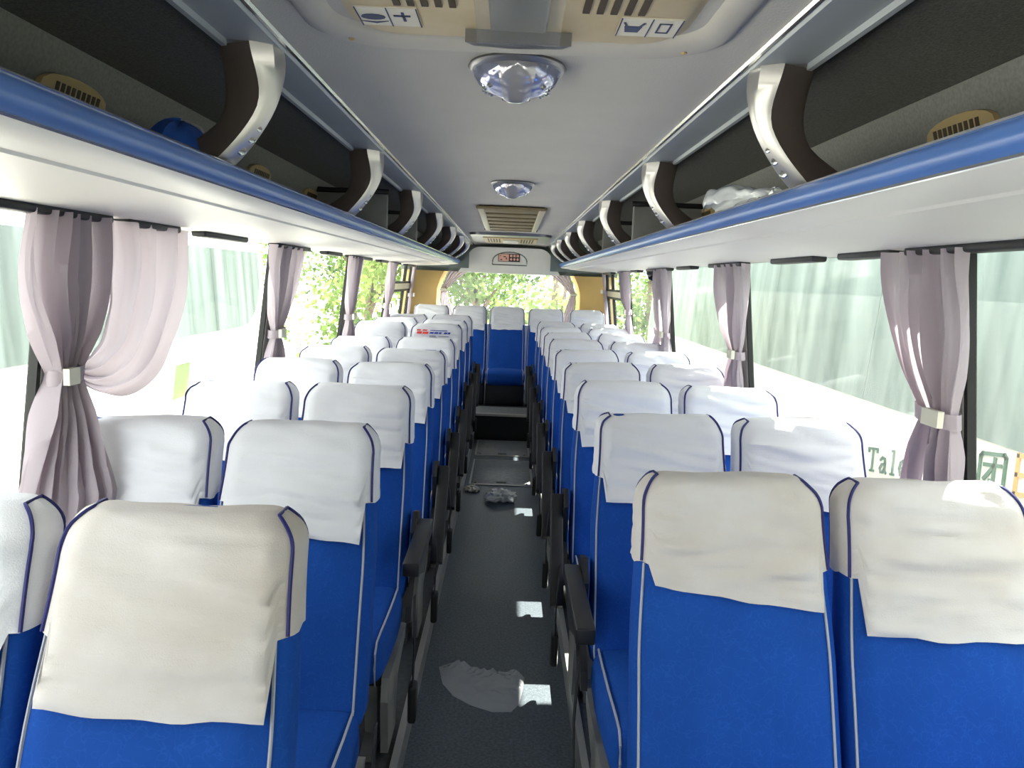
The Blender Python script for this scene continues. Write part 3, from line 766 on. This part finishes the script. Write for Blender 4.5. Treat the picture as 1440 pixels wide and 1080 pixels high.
# ------------------------------------------------------------------ curtains
def curtain_panel(s, top, tie, bot, zt, ztie, zb, nf, seed, amp=.022, bulge=.0, inset=.045, lean=0.):
    """pleated cloth gathered at a tie: each of top/tie/bot is (y0, y1)"""
    nu, nv = nf*10, 44; rows = []; CK = .963
    top, tie, bot = [(a*CK, b*CK) for a, b in (top, tie, bot)]
    for j in range(nv+1):
        v = j/nv; z = lerp(zt, zb, v); vt = (zt-ztie)/(zt-zb)
        if v < vt:
            q = v/vt; e = q**2.6 if q < 1 else 1; e = lerp(e, sm(q), .25)
            y0 = lerp(top[0], tie[0], e)-bulge*math.sin(PI*q)**1.5*(tie[1]-tie[0]+.05); y1 = lerp(top[1], tie[1], e)+bulge*math.sin(PI*q)**1.5*(tie[1]-tie[0]+.05)
        else:
            q = (v-vt)/(1-vt); e = sm(q**.6)
            y0 = lerp(tie[0], bot[0], e); y1 = lerp(tie[1], bot[1], e)
        dist = abs(z-ztie); pinch = .55+.45*min(1, dist/.10)
        row = []
        for i in range(nu+1):
            u = i/nu
            ph = 2*PI*nf*(u+.05*noise.noise((u*3, v*1.5, seed)))
            a = 1.35*amp*pinch*(.7+.6*noise.noise((u*5, v*2, seed+3)))
            x = a*math.sin(ph)+.4*a*math.sin(2.3*ph+v*3+seed)+.010*noise.noise((u*4+seed, v*5, 1))
            row.append((s*(wx(z)-inset-x-lean*max(0, min(1, (ztie-z)/.3))*u), lerp(y0, y1, u)+.006*math.cos(ph), z))
        rows.append(row)
    return MB().loft(rows, closed=False)
def tie_band(s, y0, y1, z, inset, parent, buckle):
    y0, y1 = y0*.963, y1*.963; buckle = (buckle[0]*.963, buckle[1]*.963)
    yc, hw = (y0+y1)/2, (y1-y0)/2+.012
    oval = [(yc+hw*math.cos(R(a)), -inset+.038*math.sin(R(a))) for a in range(0, 360, 20)]
    b = MB().loft([[(s*(wx(z+dz)+d), y, z+dz+.006*(y-yc)/hw) for y, d in oval] for dz in (-.02, .02)]).build('tie_band', 'curtain', parent)
    ya, yb = buckle
    MB().loft([[(s*(wx(z)+d), y, z+dz) for d, dz in ((-inset-.046, -.021), (-inset-.046, .021), (-inset-.030, .021), (-inset-.030, -.021))] for y in (ya, yb)], True, True).build('buckle', 'band_cream', b, smooth=False)
def curtain(s, top, tie, bot, zt, ztie, zb, nf, seed, label, buckle, bulge=0., amp=.022, inset=.045, lean=0.):
    t = empty('curtain', (0, 0, 0)); tag(t, label, 'curtain', 'window curtains')
    curtain_panel(s, top, tie, bot, zt, ztie, zb, nf, seed, amp, bulge, inset, lean).build('drape', 'curtain', t, angle=80)
    tie_band(s, tie[0], tie[1], ztie, inset, t, buckle)
    return t
cl = curtain(-1, (1.83, 2.17), (2.0, 2.10), (1.85, 2.01), 1.70, 1.295, .82, 6, 1, 'mauve curtain with a fold looped up over its tie band, beside the frontmost seats', (1.985, 2.035), bulge=.25, amp=.026, lean=.16)
# the looped-up half of the same curtain
rows = []; nu = 36
for i in range(nu+1):
    u = i/nu
    P = [Vector((lerp(2.15, 2.69, u), 1.70)), Vector((lerp(2.17, 2.74, u), lerp(1.45, 1.28, u))), Vector((lerp(2.17, 2.40, u), lerp(1.36, 1.08, u))), Vector((2.09, lerp(1.318, 1.275, u)))]
    row = []
    for j in range(31):
        t = j/30; a = 1-t
        p = P[0]*a**3+P[1]*3*a*a*t+P[2]*3*a*t*t+P[3]*t**3
        ph = 2*PI*4.2*u+.5*math.sin(3*t)
        am_ = .036*(1-.6*t)*(.8+.7*noise.noise((u*4, t*2, 9)))
        x = am_*(math.sin(ph)+.35*math.sin(2.1*ph+2*t))*.9+.014*noise.noise((u*5, t*4, 2))+.02*math.sin(PI*t)
        row.append((-(wx(p.y)-.05-x), p.x*.963, p.y))
    rows.append(row)
MB().loft(rows, closed=False).build('looped_drape', 'curtain', cl, angle=80)
LC = [((3.66, 4.24), (3.86, 3.99), (3.76, 4.20), 1.28, 5, 'mauve curtain tied at the pillar next to the fallen sticker pane'),
      ((5.45, 5.98), (5.68, 5.80), (5.60, 5.98), 1.28, 5, 'slim mauve tied curtain, third from the looped curtain along the same wall'),
      ((7.28, 7.72), (7.44, 7.56), (7.32, 7.70), 1.30, 5, 'mauve tied curtain in front of the leafy pane, beside the sliding window'),
      ((9.3, 9.52), (9.36, 9.46), (9.28, 9.52), 1.37, 4, 'narrow knotted curtain against tan corner panel, sticker window side')]
LC[0] = LC[0][:5]+('mauve tied curtain on the pillar next to the sticker pane',)
for i, (tp, ti, bo, zt_, nf, lb) in enumerate(LC):
    curtain(-1, tp, ti, bo, 1.70, zt_, .82, nf, 11+i, lb, (ti[0]-.005, ti[0]+.075), inset=.05 if i < 3 else .03, amp=.022 if i < 3 else .014)
RC = [((1.90, 2.34), (1.97, 2.13), (1.94, 2.30), 1.275, 6, 'mauve tied curtain hiding part of the green lettering'),
      ((3.68, 4.26), (3.84, 3.98), (3.80, 4.24), 1.265, 5, 'mauve tied curtain, next one behind the curtain over the lettering'),
      ((5.50, 6.12), (5.62, 6.10), (5.58, 6.45), 1.24, 6, 'loosely tied mauve curtain hanging beneath the black dome camera'),
      ((7.30, 7.80), (7.44, 7.56), (7.34, 7.72), 1.33, 5, 'mauve tied curtain beside the sliding window, lettered bus side'),
      ((9.3, 9.52), (9.36, 9.46), (9.22, 9.48), 1.49, 4, 'narrow knotted curtain against tan corner panel, lettered bus side')]
for i, (tp, ti, bo, zt_, nf, lb) in enumerate(RC):
    curtain(1, tp, ti, bo, 1.70, zt_, .82, nf, 31+i, lb, (ti[0]-.005, ti[0]+.075) if i != 2 else (5.64, 5.72), inset=.05 if i < 4 else .03, amp=.024 if i < 4 else .014, bulge=.12 if i == 0 else 0)
# rear window curtains, pulled aside
for s in (-1, 1):
    t = empty('rear_curtain', (0, 0, 0)); tag(t, 'striped mauve rear window curtain pulled aside to the tan panel, ' + ('sticker window side' if s < 0 else 'lettered bus side'), 'curtain', 'rear window curtains')
    rows = []
    for j in range(31):
        v = j/30; z = lerp(1.66, 1.06, v)
        if z > 1.44: e = (1.66-z)/.22; xa, xb = lerp(.72, .80, e), lerp(.48, .735, e**.8)
        else: e = (1.44-z)/.38; xa, xb = lerp(.80, .79, e), lerp(.735, .62, e)
        rows.append([(s*lerp(xa, xb, i/40), 9.16-.012*math.sin(2*PI*5*i/40)-.006*noise.noise((i*.2, v*4, s)), z) for i in range(41)])
    MB().loft(rows, closed=False).build('drape', 'curtain', t, angle=80)
    MB().rbox(min(s*.725, s*.81), max(s*.725, s*.81), 9.12, 9.19, 1.425, 1.455, .008, 2).build('tie_band', 'band_cream', t)

# ------------------------------------------------------------------ small things
t = empty('dome_camera', (1.085, 5.83, 1.688)); tag(t, 'small black dome camera under the rack above the loose curtain', 'camera')
MB().lathe([(.055, 0), (.055, -.02), (.05, -.025)], (0, 0, 0), 20).build('mount', 'black_plastic', t)
MB().lathe([(.046, -.022), (.045, -.04), (.036, -.06), (.02, -.07), (.004, -.073)], (0, 0, 0), 20).build('dome', 'cam_black', t)
# boards lying inside the racks
for s, y, lab in ((-1, 4.12, 'dark grey flat board standing in the sticker side rack, nearer the roof hatch'), (-1, 5.42, 'dark grey flat board standing in the sticker side rack, nearer the rear'),
                  (1, 4.20, 'dark grey flat board standing in the lettered side rack, nearer the roof hatch'), (1, 5.52, 'dark grey flat board standing in the lettered side rack, nearer the rear')):
    t = empty('stored_board', (s*.84, y, 1.764)); tag(t, lab, 'board', 'boards stored in the racks')
    MB().rbox(-.19, .19, -.015, .015, 0, .235, .008, 2).build('panel', 'dark_panel', t)
    MB().rbox(-.20, .20, -.02, .02, .235, .26, .006, 2).build('frame_edge', 'black_plastic', t)
# blue cloth bundle in the left rack
b = MB(); rings = []
for i in range(10):
    a = i/9*PI/2; r = math.cos(a)
    rings.append([((.075*r*math.cos(q))*(1+.12*noise.noise((math.cos(q)*2, math.sin(q)*2, i*.3))), .16*r*math.sin(q)*(1+.12*noise.noise((math.cos(q)*2, math.sin(q)*2, i*.3+5))), .125*math.sin(a)*(1+.15*noise.noise((math.cos(q)*3, math.sin(q)*3, 2)))) for q in [2*PI*k/24 for k in range(24)]])
b.loft(rings, True, True)
t = empty('cloth_bundle', (-.72, 1.72, 1.763)); tag(t, 'blue cloth bundle lying behind the rack rail near the silver bracket', 'cloth')
b.build('cloth', 'blue_cloth', t); 
MB().tube([(-.06, .02, .075), (-.03, .025, .120), (0, .03, .134), (.03, .03, .120), (.06, .03, .075)], .004, 5).build('piping', 'piping_grey', t)
# white plastic bag draped over the right rail
def crumple(name, fn, nu, nv, m, label, cat, loc, **k):
    b = MB(); b.loft([[fn(i/nu, j/nv) for i in range(nu+1)] for j in range(nv+1)], closed=False)
    o = b.build(name, m, angle=70); o.location = loc; tag(o, label, cat); return o
def bagfn(u, v):
    y = lerp(-.30, .30, u); wv = math.sin(PI*u)**.6
    env = (.25+.75*sm(u*1.4))*(1 if u < .9 else (1-u)/.1*.6+.4)
    a = lerp(-.5, 1.15, v)*PI
    r = .034*env
    return (r*1.25*math.cos(a)+.010*noise.noise((u*7, v*6, 4))-.018*env*0, y, .036*env+r*math.sin(a)+.012*noise.noise((u*9, v*7, 8)))
crumple('plastic_bag', bagfn, 26, 26, 'bag_white', 'pale translucent plastic bag lying over the blue rack rail', 'plastic bag', (.606, 2.10, 1.797))
# big plastic film bag on the aisle floor
P2 = [(-.225, 2.96), (-.17, 3.0), (-.10, 2.95), (-.02, 2.93), (.09, 2.93), (.125, 2.90), (.115, 2.80), (.10, 2.70), (.07, 2.645), (.0, 2.64), (-.08, 2.68), (-.15, 2.74), (-.20, 2.83)]
cx, cy = sum(p[0] for p in P2)/len(P2), sum(p[1] for p in P2)/len(P2)
b = MB(); rings = []
dense = []
for i in range(len(P2)):
    for q in range(10):
        a, c = P2[i], P2[(i+1) % len(P2)]; dense.append((lerp(a[0], c[0], q/10), lerp(a[1], c[1], q/10)))
for r in [1-.93*(i/30)**1.0 for i in range(31)]:
    rg = []
    for x, y in dense:
        X, Y = lerp(cx, x, r), lerp(cy, y, r)
        d = abs((X-.05)*.8+(Y-2.80)*.55)
        top_ = max(0, min(1, (Y-2.80+.45*(X-.02))/.12)); rg_ = lambda f, z_: 1-min(1, abs(noise.noise((X*f, Y*f, z_)))*2.6)
        h = .014*(1-r**3)+.012*max(0, noise.noise((X*9, Y*9, 1)))+(.022*rg_(13, 3)+.017*rg_(27, 6))*top_+.004*rg_(16, 9)
        rg.append((X-cx, Y-cy, .003+h*(1-r**8)))
    rings.append(rg)
b.loft(rings, False, True)
o = b.build('plastic_bag', 'film', angle=30); o.location = (cx, cy, 0); tag(o, 'flattened clear plastic bag lying on the aisle floor by the sunlit patch', 'plastic bag')
def wad(name, loc, r, m, label, cat, seed, flat=.45):
    b = MB(); rings = []
    for i in range(13):
        a = -PI/2+PI*i/12
        rings.append([(r*math.cos(a)*math.cos(q), r*math.cos(a)*math.sin(q), r*flat*math.sin(a)) for q in [2*PI*k/26 for k in range(26)]])
    b.loft(rings, True, True)
    nv = []
    for v in b.v:
        d = Vector(v); n = d.normalized(); f = 1+.55*noise.noise(n*2.6+Vector((seed, 0, 0)))+.4*noise.noise(n*6+Vector((seed, 3, 0)))
        p = d*f; nv.append((p.x, p.y, max(p.z, -r*flat*.8)))
    zm = min(p[2] for p in nv); b.v = [(x, y, z-zm) for x, y, z in nv]
    o = b.build(name, m, angle=20); o.location = loc; tag(o, label, cat); return o
wad('plastic_wrapper', (.0, 5.38, .0), .095, 'bag_white', 'crumpled clear plastic wrapper on the aisle floor before the floor hatches', 'wrapper', 3)
ti = wad('tissue', (-.215, 5.62, .0), .05, 'sticker_white', 'crumpled white tissue on the aisle floor under the seat edge', 'tissue', 8)
# sticker on the left window glass
y0, y1 = 2.775, 2.90
o = MB().loft([[(-(wx(z)+.005), y0+.01*(1.226-z), z), (-(wx(z)+.005), y1, z), (-(wx(z)+.008), y1, z), (-(wx(z)+.008), y0, z)] for z in (1.096, 1.226)], True, True).build('window_sticker', 'sticker_film', smooth=False)
tag(o, 'pale green rectangular sticker on the window glass', 'sticker')
# lost headrest wrapping on a rear seat
wad('tissue', (-.60, 8.33, .70), .03, 'sticker_white', 'small white crumpled tissue on the rear bench cushion', 'tissue', 5).location.z = .632

# ------------------------------------------------------------------ outside
GZ = -1.05
struct(MB().box(-60, 60, -40, 80, GZ-.1, GZ).build('ground', 'concrete', smooth=False))
def parked_bus(s, x, y0, y1, zs, zt, label, roundend, mbody):
    """long side of a neighbouring coach whose near side stands at |X| = x"""
    root = empty('parked_bus', (s*x, (y0+y1)/2, GZ)); tag(root, label, 'bus')
    off = Vector((-s*x, -(y0+y1)/2, -GZ))
    def place(mb, name, m, parent=root, **k):
        mb.v = [tuple(Vector(v)+off) for v in mb.v]; return mb.build(name, m, parent, **k)
    prof = [(0, -.75), (0, zs), (.04, (zs+zt)/2), (.08, zt), (.14, zt+.18), (.30, zt+.36), (.7, zt+.44), (1.8, zt+.44), (2.2, zt+.36), (2.36, zt+.18), (2.42, zt), (2.5, zs), (2.5, -.75)]
    rings = []
    for y, k in ((y0, .90), (y0+.06, .97), (y0+.25, 1), (y1-.25, 1), (y1-.06, .97), (y1, .90)):
        rings.append([(s*(x+lerp(1.25, px, k)), y, lerp(.6, pz, .5+.5*k)) for px, pz in prof])
    body = place(MB().loft(rings, True, True), 'body', mbody, angle=30)
    def bx(z): return 0 if z < zs else .08*(z-zs)/(zt-zs)
    edges = []
    y = y0+.35; n = int((y1-y0-.7)/1.75); st = (y1-y0-.7)/n
    for i in range(n):
        a, b_ = y+i*st+.003, y+(i+1)*st-.003
        rr = .002
        poly = rrect(a, b_, zs, zt, rr, 3)
        if roundend and i == n-1:      # last light sweeps up in a wide curve
            poly = [(a, zs)]+[(b_-.9+.9*math.sin(R(t)), zs+.75-.75*math.cos(R(t))) for t in range(0, 91, 9)]+[(b_, zt), (a, zt)]
        m = len(poly)
        g = MB().loft([[(s*(x+bx(z)-.006), yy, z) for yy, z in poly], [(s*(x+bx(z)+.012), yy, z) for yy, z in poly]], True, True)
        place(g, 'window_pane', 'bus_glass_pale' if s < 0 else 'bus_glass', body, smooth=False)
    for yw in (y0+2.2, y1-2.6):
        w_ = MB().loft([[(s*(x+d), yw+r*math.cos(q), GZ+.5+r*math.sin(q)) for q in [2*PI*k/28 for k in range(28)]] for d, r in ((-.01, .3), (-.015, .46), (.02, .5), (.28, .5))], True, True)
        place(w_, 'wheel', 'tyre')
    return root, place, body
busL, pL, _ = parked_bus(-1, 3.7, -1.5, 12.0, .79, 1.84, 'white coach with grey windows and curved rear glass, parked beyond the sticker window', True, 'bus_white')
busR, pR, bodyR = parked_bus(1, 2.25, -3.0, 12.5, .93, 1.98, 'white coach with green lettering parked beyond the window', False, 'bus_cream')
# lettering on the neighbouring coach: y runs towards the rear, so text reads towards -y
def letters(strokes, yL, zB, w_, h_, th, m, dz=0.):
    """strokes in a unit box (u right, v up) as polylines"""
    b = MB()
    for st in strokes:
        for (u0, v0), (u1, v1) in zip(st[:-1], st[1:]):
            p0 = Vector((yL-u0*w_, zB+v0*h_+dz*u0)); p1 = Vector((yL-u1*w_, zB+v1*h_+dz*u1))
            d = (p1-p0); L_ = d.length
            if L_ < 1e-6: continue
            d /= L_; n = Vector((-d.y, d.x))*th/2; p0 = p0-d*th*.4; p1 = p1+d*th*.4
            q = [p0+n, p1+n, p1-n, p0-n]
            b.loft([[(X, a.x, a.y) for a in q] for X in (2.2425, 2.2515)], True, True)
    return pR(b, 'lettering', m, bodyR, smooth=False)
T_ = [[(0, 1), (1, 1)], [(0, 1), (0, .86)], [(1, 1), (1, .86)], [(.5, 1), (.5, 0)], [(.3, 0), (.7, 0)]]
a_ = [[(.1, .55), (.35, .66), (.65, .62), (.72, .45), (.72, .08), (.9, 0)], [(.72, .40), (.3, .34), (.1, .18), (.25, 0), (.5, .02), (.72, .18)]]
l_ = [[(.2, 1), (.5, 1)], [(.5, 1), (.5, 0)], [(.2, 0), (.8, 0)]]
e_ = [[(.1, .34), (.85, .34), (.8, .56), (.5, .66), (.2, .56), (.08, .3), (.25, .05), (.55, 0), (.85, .12)]]
n_ = [[(.1, .64), (.2, .64), (.2, 0)], [(.2, .5), (.45, .66), (.7, .6), (.75, .4), (.75, 0)], [(.05, 0), (.35, 0)], [(.6, 0), (.9, 0)]]
t_ = [[(.4, .9), (.4, .1), (.6, 0), (.8, .1)], [(.15, .64), (.75, .64)]]
def txt(yL, k): return lerp(.515, .70, (4.60-yL)/1.2)
yy = 4.60
for g_, w_ in ((T_, .105), (a_, .09), (l_, .06), (e_, .09), (n_, .10), (t_, .075)):
    letters(g_, yy, txt(yy, 0), w_, .135, .014, 'letter_green', dz=.155*w_); yy -= w_+.035
ji = [[(.30, 1), (.12, .74)], [(.22, .86), (.22, .42)], [(.22, .86), (.9, .86)], [(.22, .72), (.85, .72)], [(.22, .58), (.85, .58)], [(.22, .43), (.95, .43)], [(.56, .98), (.56, .43)], [(.05, .30), (.97, .30)], [(.5, .42), (.5, 0)], [(.46, .28), (.1, .02)], [(.54, .28), (.92, .02)]]
tuan = [[(.12, .92), (.88, .92), (.95, .85), (.95, .1), (.88, .03), (.12, .03), (.05, .1), (.05, .85), (.12, .92)], [(.22, .64), (.80, .64)], [(.58, .80), (.58, .2), (.46, .24)], [(.55, .60), (.25, .28)]]
letters(ji, 3.78, .672, .19, .17, .016, 'letter_green', .03)
letters(tuan, 3.53, .695, .20, .185, .018, 'letter_green', .03)
letters([[(.1, .95), (.95, .95), (.95, .05), (.1, .05), (.1, .95)], [(.1, .5), (.95, .5)], [(.5, .95), (.5, .05)]], 3.28, .73, .20, .19, .020, 'letter_orange', .03)

# trees
def tree(x, y, h, r, label, m, n, seed, low=.15, group='trees beyond the rear window'):
    rr = random.Random(seed); t = empty('tree', (x, y, GZ)); tag(t, label, 'tree', group)
    pts = [(0, 0, 0), (.05*rr.uniform(-1, 1), .05, h*.25), (.15*rr.uniform(-1, 1), .1*rr.uniform(-1, 1), h*.55), (.2*rr.uniform(-1, 1), 0, h*.85)]
    MB().tube(pts, [.13, .11, .08, .03], 8).build('trunk', 'bark', t)
    cl_ = []
    for k in range(9):
        a = rr.uniform(0, 2*PI); zz = rr.uniform(h*low, h*.92); q = rr.uniform(.35, .95)*r*math.sin(PI*min(1, max(.15, (zz/h)*.85)))
        c_ = Vector((q*math.cos(a), q*math.sin(a), zz)); cl_.append(c_)
        z0 = zz*.75
        MB().tube([(0, 0, z0*.9), tuple(c_*.5+Vector((0, 0, z0*.5))), tuple(c_)], [.045, .03, .012], 5).build('branch', 'bark', t)
    b = MB()
    for i in range(n):
        c_ = rr.choice(cl_); d = Vector((rr.gauss(0, 1), rr.gauss(0, 1), rr.gauss(0, .8)))*r*.30
        p = c_+d; p.z = max(p.z, .05)
        u = Vector((rr.uniform(-1, 1), rr.uniform(-1, 1), rr.uniform(-1, 1))).normalized(); v_ = u.cross(Vector((rr.uniform(-1, 1), rr.uniform(-1, 1), .3))).normalized()
        L_ = rr.uniform(.07, .15); W_ = L_*.42
        b.add([p, p+u*L_*.5+v_*W_, p+u*L_, p+u*L_*.5-v_*W_], [(0, 1, 2, 3)])
    f = b.build('foliage', m, t, smooth=False); f['kind'] = 'stuff'
    return t
TR = [(-2.6, 14.4, 3.4, 1.2, 'bushy bright green tree seen past the rear curtain, sticker window side', 'leaf'),
      (-.6, 16.0, 4.9, 1.3, 'tall dark tree rising behind the gap beside the middle rear seat', 'leaf_dark'),
      (.9, 13.4, 3.0, 1.1, 'low bright green tree behind the middle rear seat', 'leaf'),
      (2.9, 15.6, 4.8, 1.4, 'tall dark tree showing beside the rear curtain, lettered bus side', 'leaf_dark'),
      (-6.2, 15.4, 4.4, 1.5, 'bright leafy tree just past the curved end of the parked coach', 'leaf'),
      (-9.8, 16.2, 5.0, 1.7, 'broad dark tree behind the parked coach with curved rear glass', 'leaf_dark'),
      (-7.9, 20.0, 6.0, 1.8, 'tallest dark tree, standing behind the bright tree past the coach end', 'leaf_dark'),
      (-3.9, 19.2, 5.6, 1.7, 'dark tree behind the bushy tree seen past the rear curtain', 'leaf_dark'),
      (1.2, 20.0, 5.8, 1.8, 'tall airy bright tree farthest behind the rear window', 'leaf')]
for i, (x, y, h, r, lab, m) in enumerate(TR):
    tree(x, y, h, r, lab, m, 3600, 100+i, low=.12 if m == 'leaf' else .3, group='trees outside')
bpy.context.view_layer.update()
